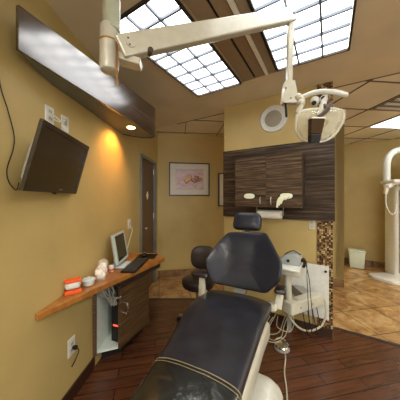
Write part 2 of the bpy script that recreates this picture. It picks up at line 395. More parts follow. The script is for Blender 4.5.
wall_seg(b, V(-1.3, -2.5, 0), V(-.7, -2.5, 0), 0, CEIL, .12, V(0, 1, 0)); wall_seg(b, V(4.6, -2.5, 0), V(5.3, -2.5, 0), 0, CEIL, .12, V(0, 1, 0))
wall_seg(b, V(-.7, -2.5, 0), V(4.6, -2.5, 0), 0, .10, .12, V(0, 1, 0)); wall_seg(b, V(-.7, -2.5, 0), V(4.6, -2.5, 0), 2.50, CEIL, .12, V(0, 1, 0)); struct('wall_behind', b, 'wall')  # wide rear opening is invented, lets fill light in behind the camera
# baseboards
b = nb(); bx(b, (onwall(-.4, .05)+onwall(1.80, .05))/2+WNRM*.007, (2.2, .014, .10), WDIR, bev=.003); struct('baseboard_left', b, 'base')
b = nb(); bx(b, (onwall(2.62, .05)+onwall(2.90, .05))/2+WNRM*.007, (.27, .014, .10), WDIR); struct('baseboard_left_end', b, 'tilebase')
b = nb(); bx(b, FC+FDIR*.93+FNRM*.007+UP*.06, (1.84, .014, .12), FDIR); struct('baseboard_far', b, 'tilebase')
b = nb(); bx(b, tn(-.54, 4.14-.007, .06), (1.5, .014, .12), TDIR); struct('baseboard_pier', b, 'tilebase')
b = nb(); bx(b, tn(1.85, 5.72-.007, .06), (3.5, .014, .12), TDIR); struct('baseboard_back', b, 'tilebase')
b = nb(); bx(b, tn(-.58, 2.564-.007, .05), (1.226, .014, .10), TDIR); struct('baseboard_cabinet', b, 'base')
# mosaic strip up the end of the cabinet wall
b = nb(); bx(b, tn(-.037, 2.564-.005, CEIL/2+.05), (.142, .010, CEIL-.10), TDIR); struct('trim_4', b, 'mosaic')

# door
dm = (DY0+DY1)/2
b = nb(); bx(b, onwall(dm, 1.015, -.035), (DY1-DY0-.06, .04, 2.03), WDIR); door = struct('door_1', b, 'door')
DOORC = WL[door.name]
def sub(name, bm, mat, parent, smooth=False): return obj(name, bm, mat, parent, smooth)
b = nb()
for Y in (DY0+.015, DY1-.015): bx(b, onwall(Y, DZ/2, -.02), (.030, .10, DZ), WDIR)
bx(b, onwall(dm, DZ-.012, -.02), (DY1-DY0, .10, .045), WDIR)
struct('door_1_frame', b, 'jamb')
b = nb(); c = onwall(3.12, .98+.02, -.015); cyl(b, c, c+WNRM*.045, .026); beam(b, c+WNRM*.045-WDIR*.01, c+WNRM*.045+WDIR*.10, .014, .018, bev=.004)
sub('door_handle', b, 'chrome', door, True)
b = nb(); c = onwall(3.31, 1.49, -.012); u = UP*.065; w = WDIR*.055
vs = [b.verts.new(p+WNRM*k) for k in (0, .004) for p in (c+u, c+w, c-u, c-w)]
b.faces.new(vs[:4]); b.faces.new(vs[4:][::-1])
for i in range(4): b.faces.new((vs[i], vs[(i+1) % 4], vs[4+(i+1) % 4], vs[4+i]))
sub('door_sign', b, 'paper', door)
for z in (.3, 1.1, 1.85):
    b = nb(); cyl(b, onwall(DY1-.04, z, -.008), onwall(DY1-.04, z+.09, -.008), .009, seg=10); sub('hinge', b, 'steel', door)

# ================================================================ ceiling fixtures
def fixture(t0, t1, n0, n1, label, rows=8, dm_='diffb'):
    r = thing('ceiling_light', tn((t0+t1)/2, (n0+n1)/2, CEIL-.03), label, 'ceiling light')
    b = nb(); w = .014; zc = CEIL-.012
    for t in (t0, t1): bx(b, tn(t, (n0+n1)/2, zc), (w, n1-n0+w, .022), TDIR)
    for n in (n0, n1): bx(b, tn((t0+t1)/2, n, zc), (t1-t0, w, .022), TDIR)
    obj('rim', b, 'rim', r)
    b = nb(); bx(b, tn((t0+t1)/2, (n0+n1)/2, CEIL-.003), (t1-t0-.016, n1-n0-.016, .004), TDIR); obj('diffuser', b, dm_, r)
    b = nb()
    for k in (1, 2): bx(b, tn(t0+(t1-t0)*k/3, (n0+n1)/2, CEIL-.016), (.013, n1-n0-.02, .020), TDIR)
    for k in range(1, rows): bx(b, tn((t0+t1)/2, n0+(n1-n0)*k/rows, CEIL-.014), (t1-t0-.02, .013, .020), TDIR)
    obj('louvre_grid', b, 'louvre', r); return r
fixture(-1.297, -.78, .914, 2.084, 'bright louvred ceiling light over the counter side, left of the slot bands', dm_='diff')
fixture(-.405, .135, .88, 2.05, 'bright louvred ceiling light on the right of the slot bands, above the lamp arm', dm_='diff')
fixture(-1.297, -.78, -1.9, -.73, 'added louvred fill light behind the viewer, on the counter side')  # invented lamp behind the camera, lifts the overall brightness
fixture(-.405, .135, -1.9, -.73, 'added louvred fill light behind the viewer, in the middle of the room')  # second added lamp behind the camera, also just for fill
fixture(2.3, 2.84, 3.3, 4.45, 'added louvred fill light out of view in the next room beside the x-ray machine')  # unseen lamp added to brighten the next room
fixture(1.3, 1.84, .0, 1.17, 'added louvred fill light out of view at the right of the room')  # unseen extra lamp, added as fill from the right
# slot diffuser between them
r = thing('ceiling_air_slot', tn(-.585, 1.48, CEIL-.02), 'brown linear air diffuser with dark slots between the two bright ceiling lights', 'air diffuser')
nc, nl = 1.47, 1.17
def band(name, t0, t1, z, hh, mat, L=nl):
    b = nb(); bx(b, tn((t0+t1)/2, nc, z-hh/2), (t1-t0, L, hh), TDIR); obj(name, b, mat, r)
band('slot_back', -.752, -.418, CEIL, .004, 'dark')
band('blade', -.745, -.632, CEIL-.004, .012, 'bandb'); band('blade', -.612, -.528, CEIL-.004, .012, 'bandb')
band('pale_rail', -.519, -.490, CEIL-.004, .022, 'bandl'); band('blade', -.484, -.424, CEIL-.004, .010, 'bandb')
for n in (nc-nl/2, nc+nl/2):
    b = nb(); bx(b, tn(-.585, n, CEIL-.010), (.334, .012, .018), TDIR); obj('end_cap', b, 'bandb', r)

# adjacent room: troffer and return vent in the tile grid
def gq(i0, i1, j0, j1):
    return [gpt(i0, j0), gpt(i1, j0), gpt(i1, j1), gpt(i0, j1)]
def gbox(b, i0, i1, j0, j1, z0, z1): prism(b, [xy(p) for p in gq(i0, i1, j0, j1)], z0, z1)
r = thing('ceiling_light', gpt(3, 1.5)+UP*(CEIL-.02), 'cool white ceiling panel light in the tiled ceiling near the x-ray machine', 'ceiling light')
b = nb(); gbox(b, 2.03, 3.97, 1.12, 1.96, CEIL-.008, CEIL-.002); obj('diffuser', b, 'diff2', r)
b = nb(); [gbox(b, *q, CEIL-.014, CEIL) for q in ((2.0, 2.03, 1.08, 2.0), (3.97, 4.0, 1.08, 2.0), (2.03, 3.97, 1.08, 1.12), (2.03, 3.97, 1.96, 2.0))]; obj('rim', b, 'white', r)
r = thing('return_vent', gpt(1.5, .5)+UP*(CEIL-.02), 'louvred return air vent with brown slots in the tiled ceiling at the right edge', 'vent')
b = nb(); gbox(b, 1.05, 1.97, .05, .97, CEIL-.004, CEIL-.001); obj('vent_back', b, 'dark', r)
for k in range(5):
    b = nb(); gbox(b, 1.05, 1.97, .06+k*.19, .12+k*.19, CEIL-.022, CEIL-.006); obj('slat', b, 'white', r)
    b = nb(); gbox(b, 1.05, 1.97, .12+k*.19, .21+k*.19, CEIL-.012, CEIL-.005); obj('blade', b, 'bandb', r)

# ================================================================ soffit over the counter
r = thing('wall_soffit', V(-.78, 1.8, 2.165), 'long wedge-shaped soffit with glossy dark striped wood fascia on the left wall', 'soffit')
zb = 2.165
front = [V(-.865, 1.006, 0), V(-.535, 2.30, 0)]
curve = [V(-.517, 2.37, 0), V(-.513, 2.42, 0), V(-.53, 2.465, 0), V(-.57, 2.497, 0), V(-.63, 2.51, 0), V(-.70, 2.498, 0), V(-.79, 2.44, 0), V(-.868, 2.36, 0)]
path = [front[0]+(front[1]-front[0])*k/14 for k in range(15)]+curve
def ztop(p): return 2.372+(p.y-1.006)*(.10/1.4)
b = nb()
outer = path; inner = []
for i, p in enumerate(path):
    d = (path[min(len(path)-1, i+1)]-path[max(0, i-1)]).normalized(); nrm = V(-d.y, d.x, 0); inner.append(p+nrm*.018)
def strip(bm, A, B, z0f, z1f):
    n = len(A); rows = []
    for i in range(n): rows.append([bm.verts.new((A[i].x, A[i].y, z0f(A[i]))), bm.verts.new((B[i].x, B[i].y, z0f(A[i]))), bm.verts.new((B[i].x, B[i].y, z1f(A[i]))), bm.verts.new((A[i].x, A[i].y, z1f(A[i])))])
    for i in range(n-1):
        for k in range(4): bm.faces.new((rows[i][k], rows[i][(k+1) % 4], rows[i+1][(k+1) % 4], rows[i+1][k]))
    bm.faces.new(rows[0]); bm.faces.new(rows[-1][::-1])
strip(b, outer, inner, lambda p: zb-.006, ztop)
obj('fascia', b, 'fascia', r, True)
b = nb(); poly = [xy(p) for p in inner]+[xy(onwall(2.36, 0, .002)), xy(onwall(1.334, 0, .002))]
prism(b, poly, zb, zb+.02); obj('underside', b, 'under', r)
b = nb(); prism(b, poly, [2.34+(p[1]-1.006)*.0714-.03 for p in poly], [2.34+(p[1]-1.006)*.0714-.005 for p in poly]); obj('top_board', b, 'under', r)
dl = V(-.695, 2.125, zb)
r = thing('downlight', dl-UP*.008, 'small glowing recessed spotlight in the underside of the wooden soffit', 'downlight')
b = nb(); rings(b, [(dl-UP*.006, .047), (dl-UP*.001, .050)], UP, 28, True); obj('trim_ring', b, 'cream', r, True)
b = nb(); cyl(b, dl-UP*.009, dl-UP*.0065, .036); obj('lamp', b, 'down', r)
L = bpy.data.lights.new('downlight_spot', 'SPOT'); L.energy = 13; L.color = (1, .42, .09); L.spot_size = math.radians(112); L.spot_blend = .8; L.shadow_soft_size = .03
lo = bpy.data.objects.new('downlight_spot', L); lo.location = dl-UP*.02; lo.rotation_euler = (0, math.radians(34), 0); COL.objects.link(lo)

# ================================================================ left wall items
# television
TL, TR, BR, BL = V(-.739, 1, CAM_H+.374), V(-.802, 1.531, CAM_H+.3705), V(-.890, 1.504, CAM_H+.0286), V(-.827, .973, CAM_H+.032)
cx = ((TR-TL)+(BR-BL)).normalized(); cz = ((TL-BL)+(TR-BR)); cz = (cz-cx*cz.dot(cx)).normalized(); cy = cz.cross(cx)   # cy into the wall
cen = (TL+TR+BR+BL)/4; W, H = .535, .350
r = thing('television', cen-cz*H/2, 'small black flat television tilted down on a wall bracket below two white plates', 'television')
b = nb(); mt = frame_m(cen, cx, cy, cz)
def ringbox(bm, mt, W, H, bw, bb, d0, d1, bev=.004):
    for (x, z, sx, sz) in ((-W/2+bw/2, 0, bw, H), (W/2-bw/2, 0, bw, H), (0, H/2-bw/2, W-2*bw, bw), (0, -H/2+bb/2, W-2*bw, bb)):
        c = mt @ V(x, (d0+d1)/2, z); bx(bm, c, (sx, abs(d1-d0), sz), mt.col[0].xyz, mt.col[2].xyz, bev=0)
ringbox(b, mt, W, H, .024, .048, -.004, .014); obj('bezel', b, 'blackg', r)
b = nb(); bx(b, mt @ V(0, .006, .012), (W-.048, .008, H-.072), cx, cz); obj('screen', b, 'screen', r)
b = nb(); bx(b, mt @ V(.01, .027, -.01), (W-.05, .026, H-.05), cx, cz, bev=.010); bx(b, mt @ V(.02, .058, -.03), (W*.80, .05, H*.62), cx, cz, bev=.022); obj('back_housing', b, 'grey', r, True)
b = nb(); bx(b, mt @ V(.05, -.0055, -H/2+.022), (.035, .002, .007), cx, cz); obj('logo', b, 'steel', r)
b = nb(); cyl(b, mt @ V(0.02, .012, -H/2-.010), mt @ V(.02, .012, -H/2+.002), .012); obj('sensor', b, 'black', r, True)
b = nb(); wp = onwall(cen.y, cen.z, .012); bx(b, wp, (.16, .02, .16), WDIR); beam(b, wp, mt @ V(0, .09, 0), .05, .05); obj('bracket', b, 'black', r)

def plate(name, c, nrm, alongd, label, cat, w=.075, h=.118, group=None, sockets=2, m='white'):
    r = thing(name, c-UP*h/2, label, cat, group)
    b = nb(); bx(b, c+nrm*.003, (w, .006, h), alongd, bev=.002); obj('plate', b, m, r)
    for k in range(sockets):
        z = .021*(1 if k == 0 else -1) if sockets == 2 else 0
        b = nb(); bx(b, c+nrm*.0075+UP*z, (.034, .003, .027), alongd, bev=.001); s = obj('socket', b, 'cream', r)
        b = nb()
        for q in (-1, 1): bx(b, c+nrm*.0093+UP*z+alongd*q*.007, (.003, .001, .010), alongd)
        obj('slot', b, 'dark', s)
    return r
plate('cable_outlet', onwall(1.31, 1.965), WNRM, WDIR, 'white wall plate just above the television, the one farther left', 'outlet', .07, .105)
c = onwall(1.447, 1.957); plate('cable_outlet', c, WNRM, WDIR, 'white wall plate above the top edge of the television, the one farther right', 'outlet', .07, .105, sockets=1)
b = nb(); tube(b, [onwall(1.31, 1.95, .012), onwall(1.33, 1.93, .05), onwall(1.38, 1.965, .06), onwall(1.43, 1.955, .02)], .004)
tube(b, [onwall(1.32, 1.975, .012), onwall(1.36, 1.94, .04), onwall(1.38, 1.87, .06)], .004)
tag(obj('cable', b, 'cream', smooth=True), 'short white cable linking the two plates above the television', 'cable')
cp = [(-6, 60), (0, 84), (7.5, 109), (14, 135), (13, 150), (7, 169), (9, 182), (16, 190)]
pts = []
for px, py in cp:
    Y = 1.012/(.0616-(px-200)/F); pts.append(V((px-200)/F*Y, Y, CAM_H-(py-198)/F*Y))
pts[0].z = 2.2
b = nb(); tube(b, pts+[mt @ V(-W/2+.028, .040, -H/2+.03)], .0026)
tag(obj('power_cord', b, 'black', smooth=True), 'thin black cord hanging down the wall to the left of the television', 'cord')
r = plate('wall_outlet', onwall(1.513, .385), WNRM, WDIR, 'white wall outlet low on the left wall under the counter tip', 'outlet', .075, .125)
b = nb(); bx(b, onwall(1.52, .375, .025), (.024, .03, .022), WDIR, bev=.003); tube(b, [onwall(1.52, .375, .035), onwall(1.525, .35, .05), onwall(1.52, .29, .03), onwall(1.50, .25, .015)], .0035)
tag(obj('plug', b, 'black', smooth=True), 'black plug and short cord in the low outlet under the counter', 'plug')
plate('wall_switch', onwall(2.557, 1.135), WNRM, WDIR, 'white wall plate between the monitor and the brown door', 'switch', .075, .115, sockets=1)
b = nb(); tube(b, [onwall(2.56, 1.11, .012), onwall(2.56, 1.06, .04), onwall(2.52, .98, .03), onwall(2.40, .86, .04), onwall(2.3, .81, .05)], .0045)
tag(obj('network_cable', b, 'cream', smooth=True), 'white cable from the plate beside the door down to the monitor', 'cable')

# ================================================================ counter and its cabinet
ZC = .79
tipw, tipf, ec, eb = onwall(1.205, 0, .002), V(-.925, 1.200, 0), V(-.39, 2.336, 0), V(-.528, 2.532, 0)
b = nb(); prism(b, [xy(p) for p in (tipw, tipf, ec, eb, onwall(2.55, 0, .002))], ZC-.042, ZC, bev=.004)
counter = tag(obj('countertop', b, 'counter'), 'long tapering orange-brown wooden counter running along the left wall', 'counter')
r = thing('counter_cabinet', V(-.75, 2.05, 0), 'brown striped cabinet with an open near end under the wooden counter', 'cabinet')
fd = (V(-.557, 2.26, 0)-V(-.706, 1.862, 0)).normalized(); fn = V(fd.y, -fd.x, 0)
A = V(-.706, 1.862, 0); B = V(-.557, 2.26, 0); Bx = B+fd*.0
zk = .115
b = nb(); bx(b, (A+B)/2-fn*.011+UP*(zk+.265), ((B-A).length, .022, .53), fd, bev=.002); dr = obj('front_panel', b, 'cabwood', r)
b = nb(); hp = A+fd*.03+fn*.0; 
tube(b, [hp+UP*.515, hp+fn*.055+UP*.513, hp+fn*.055+UP*.433, hp+UP*.43], .009, sub=4); obj('handle', b, 'chrome', dr, True)
wA = onwall(1.80, 0, .003); wB = onwall(2.3, 0, .003)
b = nb(); prism(b, [xy(wA), xy(wA+V(.016, .004, 0)), xy(wB+V(.016, 0, 0)), xy(wB)], zk, .745); obj('wall_panel', b, 'inside', r)
b = nb(); bx(b, wA+V(.014, -.012, 0)+UP*(zk+.31), (.028, .02, .62), V(1, .3, 0)); obj('edge_strip', b, 'cabwood', r)
b = nb(); prism(b, [xy(wA+V(.016, .01, 0)), xy(A+fd*.0-fn*.022), xy(B-fn*.022), xy(wB+V(.016, 0, 0))], zk, zk+.02); obj('bottom_panel', b, 'inside', r)
b = nb(); prism(b, [xy(wB+V(0, -.0, 0)), xy(B), xy(B+fd*.02), xy(wB+fd*.02)], zk, .745); obj('end_panel', b, 'cabwood', r)
b = nb(); prism(b, [xy(wA+V(.02, .10, 0)), xy(A+fd*.1-fn*.08), xy(B-fn*.08), xy(wB+V(.02, 0, 0))], 0, zk); obj('plinth', b, 'black', r)
b = nb(); beam(b, V(-.70, 1.80, .715), V(-.45, 2.33, .715), .03, .058); obj('apron', b, 'zebra', r)
# computer inside
pc0 = A+fd*.08-fn*.085
r = thing('computer_tower', pc0+UP*(zk+.02), 'black computer tower with a red light inside the open cabinet', 'computer')
b = nb(); bx(b, pc0+fd*.06+UP*(zk+.02+.19), (.20, .10, .38), fd, bev=.004); obj('case', b, 'black', r)
b = nb(); bx(b, pc0-fd*.042-fn*.0+UP*(zk+.17), (.003, .05, .012), fd); obj('indicator_light', b, 'red', r)
b = nb()
for k in range(7):
    o1 = V(random.uniform(-.05, .05), random.uniform(-.02, .02), 0); base = wA+V(.07, .06, 0)
    tube(b, [base+o1+UP*.70, base+V(.03, -.01, 0)+o1*1.3+UP*(.60+random.uniform(-.04, .04)), base+V(.06, .0, 0)-o1+UP*(.54+random.uniform(-.05, .04)), base+V(.09, .01, 0)+o1+UP*(.62+random.uniform(-.05, .05)), pc0+V(-.01, .05, 0)+UP*.50], .004)
tag(obj('computer_cables', b, 'grey', smooth=True), 'tangle of grey cables hanging inside the open cabinet', 'cables')

# monitor
r = thing('monitor', V(-.81, 2.10, ZC), 'small pale-rimmed computer monitor standing on the wooden counter', 'monitor')
mc = V(-.785, 2.08, .97); mx_ = V(-.03, 1, 0).normalized(); mz = V(-.17, .0, 1).normalized(); my = mz.cross(mx_)
mt = frame_m(mc, mx_, my, mz); MW, MH = .295, .28
b = nb(); ringbox(b, mt, MW, MH, .020, .022, -.012, .012); obj('bezel', b, 'monback', r)
b = nb(); bx(b, mt @ V(0, -.003, 0), (MW-.038, .010, MH-.040), mx_, mz); obj('screen', b, 'monscr', r)
b = nb(); bx(b, mt @ V(0, .018, 0), (MW-.02, .02, MH-.02), mx_, mz, bev=.006); obj('back_housing', b, 'grey', r)
b = nb(); beam(b, V(-.825, 2.08, ZC+.02), V(-.825, 2.08, .95), .07, .025, up=V(1, 0, 0)); obj('stand', b, 'monback', r)
b = nb(); bx(b, V(-.775, 2.06, ZC+.010), (.15, .20, .018), bev=.008); obj('base', b, 'bluegrey', r, True)
# keyboard
r = thing('keyboard', V(-.61, 2.03, ZC), 'black computer keyboard lying along the counter beside the monitor', 'keyboard')
kd = V(.035, 1, 0).normalized(); kn = V(1, -.035, 0); kc = V(-.625, 2.05, ZC)
b = nb(); bx(b, kc+UP*.010, (.40, .135, .016), kd, bev=.004); obj('keyboard_body', b, 'black', r)
b = nb()
for i in range(5):
    for j in range(17):
        bx(b, kc+kd*(-.178+j*.0222)+kn*(-.048+i*.024)+UP*.0205, (.0185, .0195, .006), kd)
o = obj('keys', b, 'key', r); o['kind'] = 'stuff'
b = nb(); bx(b, V(-.60, 2.38, ZC+.003), (.21, .18, .005), bev=.001); tag(obj('mouse_pad', b, 'black'), 'black mouse pad at the far end of the wooden counter', 'mouse pad')
r = thing('computer_mouse', V(-.63, 2.38, ZC+.006), 'black computer mouse on the pad at the end of the counter', 'mouse')
b = nb(); ball(b, V(-.63, 2.38, ZC+.017), .03, (1, 1.6, .75)); bmesh.ops.bisect_plane(b, geom=b.verts[:]+b.edges[:]+b.faces[:], plane_co=(0, 0, ZC+.006), plane_no=(0, 0, -1), clear_outer=True)
bmesh.ops.holes_fill(b, edges=[e for e in b.edges if e.is_boundary]); obj('mouse_body', b, 'black', r, True)
b = nb(); cyl(b, V(-.634, 2.41, ZC+.038), V(-.626, 2.41, ZC+.038), .006, seg=10); obj('scroll_wheel', b, 'grey', r)
# things beside the monitor
r = thing('tissue_box', V(-.893, 1.475, ZC), 'orange and white box nearest the tip of the counter', 'box')
tb = V(-.888, 1.47, ZC); td = V(.55, 1, 0).normalized(); td = V(.75, .65, 0).normalized()
b = nb(); bx(b, tb+UP*.014, (.100, .062, .026), td, bev=.002); obj('box_base', b, 'orange', r)
b = nb(); bx(b, tb+UP*.055, (.094, .058, .050), td, bev=.018, seg=3); obj('box_body', b, 'white', r, True)
b = nb(); bx(b, tb+UP*.086, (.100, .062, .018), td, bev=.002); obj('box_lid', b, 'orange', r)
r = thing('glass_dish', V(-.82, 1.60, ZC), 'small white lidded dish between the orange box and the cotton jars', 'dish')
c = V(-.845, 1.60, ZC+.001)
b = nb(); lathe(b, c, [(.028, 0), (.038, .004), (.043, .03), (.045, .034)]); obj('dish_bowl', b, 'white', r, True)
b = nb(); lathe(b, c, [(.047, .035), (.048, .042), (.040, .050), (.012, .054), (.010, .062), (0, .064)]); obj('lid', b, 'bluegrey', r, True)
def jar(c, rr, h, label, seedv):
    r = thing('cotton_jar', c, label, 'jar', 'cotton jars on the counter'); random.seed(seedv)
    b = nb(); lathe(b, c+UP*.001, [(rr*.85, 0), (rr, .008), (rr, h*.72), (rr*.8, h*.8)]); obj('glass_jar', b, 'glass', r, True)
    b = nb()
    for k in range(11): a = random.uniform(0, 6.28); q = rr*.5*math.sqrt(random.random()); ball(b, c+V(math.cos(a)*q, math.sin(a)*q, .022+(h*.72-.03)*k/11), rr*.52, seg=8)
    obj('cotton_balls', b, 'cotton', r, True)
    b = nb(); lathe(b, c, [(rr*.83, h*.80+.001), (rr*.9, h*.84), (rr*.7, h*.92), (rr*.2, h*.95), (rr*.2, h), (0, h+.002)]); obj('lid', b, 'glass', r, True)
jar(V(-.808, 1.71, ZC), .044, .110, 'clear glass jar of cotton balls in front, next to the lidded dish', 3)
jar(V(-.838, 1.82, ZC), .044, .135, 'taller clear glass jar of cotton balls behind, against the wall', 5)
c = V(-.795, 1.93-.04, ZC)
r = thing('medicine_cup', c, 'small white labelled cup beside the cotton jars', 'cup')
b = nb(); lathe(b, c+UP*.0005, [(.017, 0), (.019, .004), (.021, .045), (.018, .048)]); obj('cup', b, 'white', r, True)
b = nb(); lathe(b, c, [(.0222, .012), (.0226, .030)], 20); obj('cup_label', b, 'orange', r, True)
b = nb(); lathe(b, c, [(.022, .0485), (.022, .056), (.019, .058)]); obj('lid', b, 'white', r, True)
b = nb(); bx(b, V(-.835, 2.30, ZC+.03), (.03, .20, .06), bev=.006); tag(obj('paper_holder', b, 'counter'), 'small brown wooden block behind the monitor against the wall', 'box')

# ================================================================ pictures on far wall
def picture(a0, a1, z0, z1, label, border=.055, band_=.02):
    c = FC+FDIR*(a0+a1)/2+UP*(z0+z1)/2; w, h = a1-a0, z1-z0
    r = thing('framed_picture', c-UP*h/2, label, 'picture')
    mt = frame_m(c, FDIR, -FNRM, UP)
    b = nb(); ringbox(b, mt, w, h, band_, band_, -.028, -.002); obj('frame', b, 'frame', r)
    b = nb(); bx(b, mt @ V(0, -.010, 0), (w-band_*1.8, .010, h-band_*1.8), FDIR); obj('mat', b, 'matb', r)
    b = nb(); bx(b, mt @ V(0, -.017, 0), (w-border*1.6-band_*2, .004, h-border*1.6-band_*2), FDIR); obj('artwork', b, 'art', r)
picture(.21, .975, 1.49, 2.11, 'wide black-framed abstract print in pink and orange, left of the two pictures', .12)
picture(1.15, 1.65, 1.29, 1.93, 'black-framed print half hidden behind the left end of the wall cabinet', .12)

# ================================================================ wall cabinet
r = thing('wall_cabinet', tn(-.57, 2.5, 1.21), 'dark striped wood wall cabinet on a wide backing panel, with two doors', 'cabinet')
b = nb(); bx(b, tn(-.569, 2.564-.017, 1.635), (1.242, .033, .85), TDIR, bev=.002); obj('backing_panel', b, 'zebra', r)
t0, t1, nf, z0, z1 = -.910, -.220, 2.250, 1.352, 1.892
b = nb(); bx(b, tn((t0+t1)/2, (nf+.02+2.53)/2, (z0+z1)/2), (t1-t0, 2.53-nf-.02, z1-z0), TDIR); obj('carcass', b, 'zebra', r)
tm = (t0+t1)/2
for k, (a, c_) in enumerate(((t0+.002, tm-.0015), (tm+.0015, t1-.002))):
    b = nb(); bx(b, tn((a+c_)/2, nf+.009, (z0+z1)/2), (c_-a, .018, z1-z0-.004), TDIR, bev=.0015); d = obj('door', b, 'zebra2', r)
    ht = tm+(-.055 if k == 0 else .055)
    b = nb(); tube(b, [tn(ht, nf, 1.385), tn(ht, nf-.024, 1.388), tn(ht, nf-.024, 1.452), tn(ht, nf, 1.455)], .005, sub=4); obj('handle', b, 'steel', d, True)
    # oval opening with tissue
    so = -.745 if k == 0 else -.365
    b = nb(); ol = [(math.copysign(abs(math.cos(a_))**.7, math.cos(a_))*.072, math.copysign(abs(math.sin(a_))**.8, math.sin(a_))*.034) for a_ in [2*PI*i/28 for i in range(28)]]
    pillow(b, ol, frame_m(tn(so, nf, 1.47), TDIR, UP, -NDIR), [(1.0, -.002), (1.0, .003), (.86, .003), (.84, -.0005)]); obj('opening_ring', b, 'dark', d, True)
    b = nb(); pillow(b, ol, frame_m(tn(so, nf, 1.47), TDIR, UP, -NDIR), [(.84, 0), (.8, .003), (.55, .006), (.2, .005)], warp=lambda x, y: .006*noise.noise(V(x*60, y*60, k))); obj('tissue', b, 'paper', d, True)
for tt in (-.275, -.235):
    b = nb(); cyl(b, tn(tt, nf, 1.375), tn(tt, nf-.004, 1.375), .006, seg=12); obj('lock', b, 'dark', r)
# glove hanging out of the right opening
b = nb(); g0 = tn(-.40, nf-.016, 1.46)
for (dx, ln, dz) in ((-.018, .085, 0), (-.036, .105, -.002), (0.0, .07, .002), (.03, .03, .012)):
    tube(b, [g0+TDIR*(dx+.03)+UP*dz, g0+TDIR*dx-NDIR*.006+UP*(dz-.03), g0+TDIR*(dx-.014)-NDIR*.002+UP*(dz-ln)], .012, seg=8, radii=(.016, .009))
tag(obj('glove', b, 'paper', smooth=True), 'crumpled pale glove hanging out of the right cabinet opening', 'glove')
# paper towel roll
r = thing('towel_roll', tn(-.566, 2.42, 1.21), 'white paper towel roll mounted under the wall cabinet', 'paper towel')
b = nb(); cyl(b, tn(-.695, 2.42, 1.267), tn(-.438, 2.42, 1.267), .050, seg=28); obj('roll', b, 'towel', r, True)
b = nb(); cyl(b, tn(-.715, 2.42, 1.267), tn(-.418, 2.42, 1.267), .009)
for t in (-.712, -.421): bx(b, tn(t, 2.42, 1.308), (.006, .03, .085), TDIR)
obj('holder', b, 'steel', r, True)
plate('wall_outlet', tn(-.155, 2.564, 1.165), -NDIR, TDIR, 'white wall outlet under the right end of the wall cabinet beside the mosaic strip', 'outlet', .06, .105, m='cream')
# speaker on the wall
sp = tn(-.5565, 2.564, 2.378)
r = thing('wall_speaker', sp-UP*.16, 'round white speaker set in the wall above the wood cabinet', 'speaker')
b = nb(); rings(b, [(sp, .158), (sp-NDIR*.008, .158), (sp-NDIR*.016, .150), (sp-NDIR*.012, .098), (sp-NDIR*.004, .096)], -NDIR, 48); obj('baffle', b, 'white', r, True)
b = nb(); rings(b, [(sp-NDIR*.013, .096), (sp-NDIR*.016, .07), (sp-NDIR*.018, .02)], -NDIR, 40); obj('grille', b, 'speakerc', r, True)

# ================================================================ operating lamp
r = thing('dental_lamp', V(-.405, .95, 2.0), 'cream ceiling-hung dental lamp with long jointed arm and clear-shielded head', 'dental lamp')
P0 = V(-.408, .95, 0)
b = nb(); cyl(b, V(-.398, .95, 2.20), V(-.398, .95, CEIL), .037, seg=28); lathe(b, V(-.398, .95, CEIL-.04), [(.05, 0), (.09, .01), (.09, .04)]); obj('ceiling_pole', b, 'creamd', r, True)
b = nb(); lathe(b, V(-.408, .95, 0), [(.028, 2.015), (.038, 2.022), (.0405, 2.035), (.0405, 2.135), (.043, 2.140), (.043, 2.150), (.0405, 2.155), (.0405, 2.215), (.036, 2.222)], 28); obj('swivel_collar', b, 'cream', r, True)
b = nb(); lathe(b, V(-.408, .95, 0), [(.0438, 2.141), (.0442, 2.145), (.0438, 2.149)], 28); obj('collar_band', b, 'gold', r, True)
b = nb()
for k in range(3):
    tube(b, [V(-.362+.003*k, .905, 2.13), V(-.357+.004*k, .90, 2.07), V(-.362+.006*k, .90, 2.0), V(-.352-.004*k, .90, 1.97-.02*k)], .0018)
tube(b, [V(-.362, .905, 1.97), V(-.352, .905, 1.955), V(-.357, .905, 1.935), V(-.366, .905, 1.95)], .002)
obj('loose_wires', b, 'gold', r, True)
# lower bracket under the arm
b = nb(); beam(b, at(120, 59, .94), at(141, 65, .95), .06, .030, bev=.004); obj('arm_bracket', b, 'cream', r)
A0 = at(119.5, 49, .91); A1 = at(293, 15.5, 1.32)
b = nb(); beam(b, A0, A1, .055, .094, .05, .080, bev=.008); arm = obj('spring_arm', b, 'cream', r)
ad = (A1-A0).normalized(); sd = ad.cross(UP).normalized(); au = sd.cross(ad)
for (q, w) in ((.045, .018), (.04, -.008)): b = nb(); c = A0+ad*q+au*w+sd*.030; cyl(b, c, c+sd*.004, .004, seg=10); obj('arm_bolt', b, 'lampdark', arm, True)
b = nb(); c = A0+ad*.12-au*.044+sd*.02; cyl(b, c+sd*.014, c-sd*.02, .012, seg=14); obj('arm_bolt', b, 'lampdark', arm, True)
b = nb(); c = A1-ad*.02+sd*.025; cyl(b, c, c+sd*.004, .008, seg=12); obj('arm_bolt', b, 'lampdark', arm, True)
b = nb(); cyl(b, A0-sd*.032+ad*.05, A0+sd*.032+ad*.05, .02); obj('arm_pivot', b, 'cream', r, True)
D0 = at(290.5, 22, 1.32); D1 = at(289, 84, 1.32)
b = nb(); beam(b, D0, D1, .036, .042, .030, .040, up=V(0, 1, 0), bev=.006); obj('drop_rod', b, 'cream', r)
b = nb()
mt = frame_m(at(289.3, 93, 1.31), V(1, 0, 0), V(0, 1, 0), UP)
pl = [(-.047, -.068), (.047, -.068), (.046, -.035), (.026, .068), (-.028, .068), (-.04, .0)]
vsA = [b.verts.new(mt @ V(x, -.022, z)) for x, z in pl]; vsB = [b.verts.new(mt @ V(x, .022, z)) for x, z in pl]
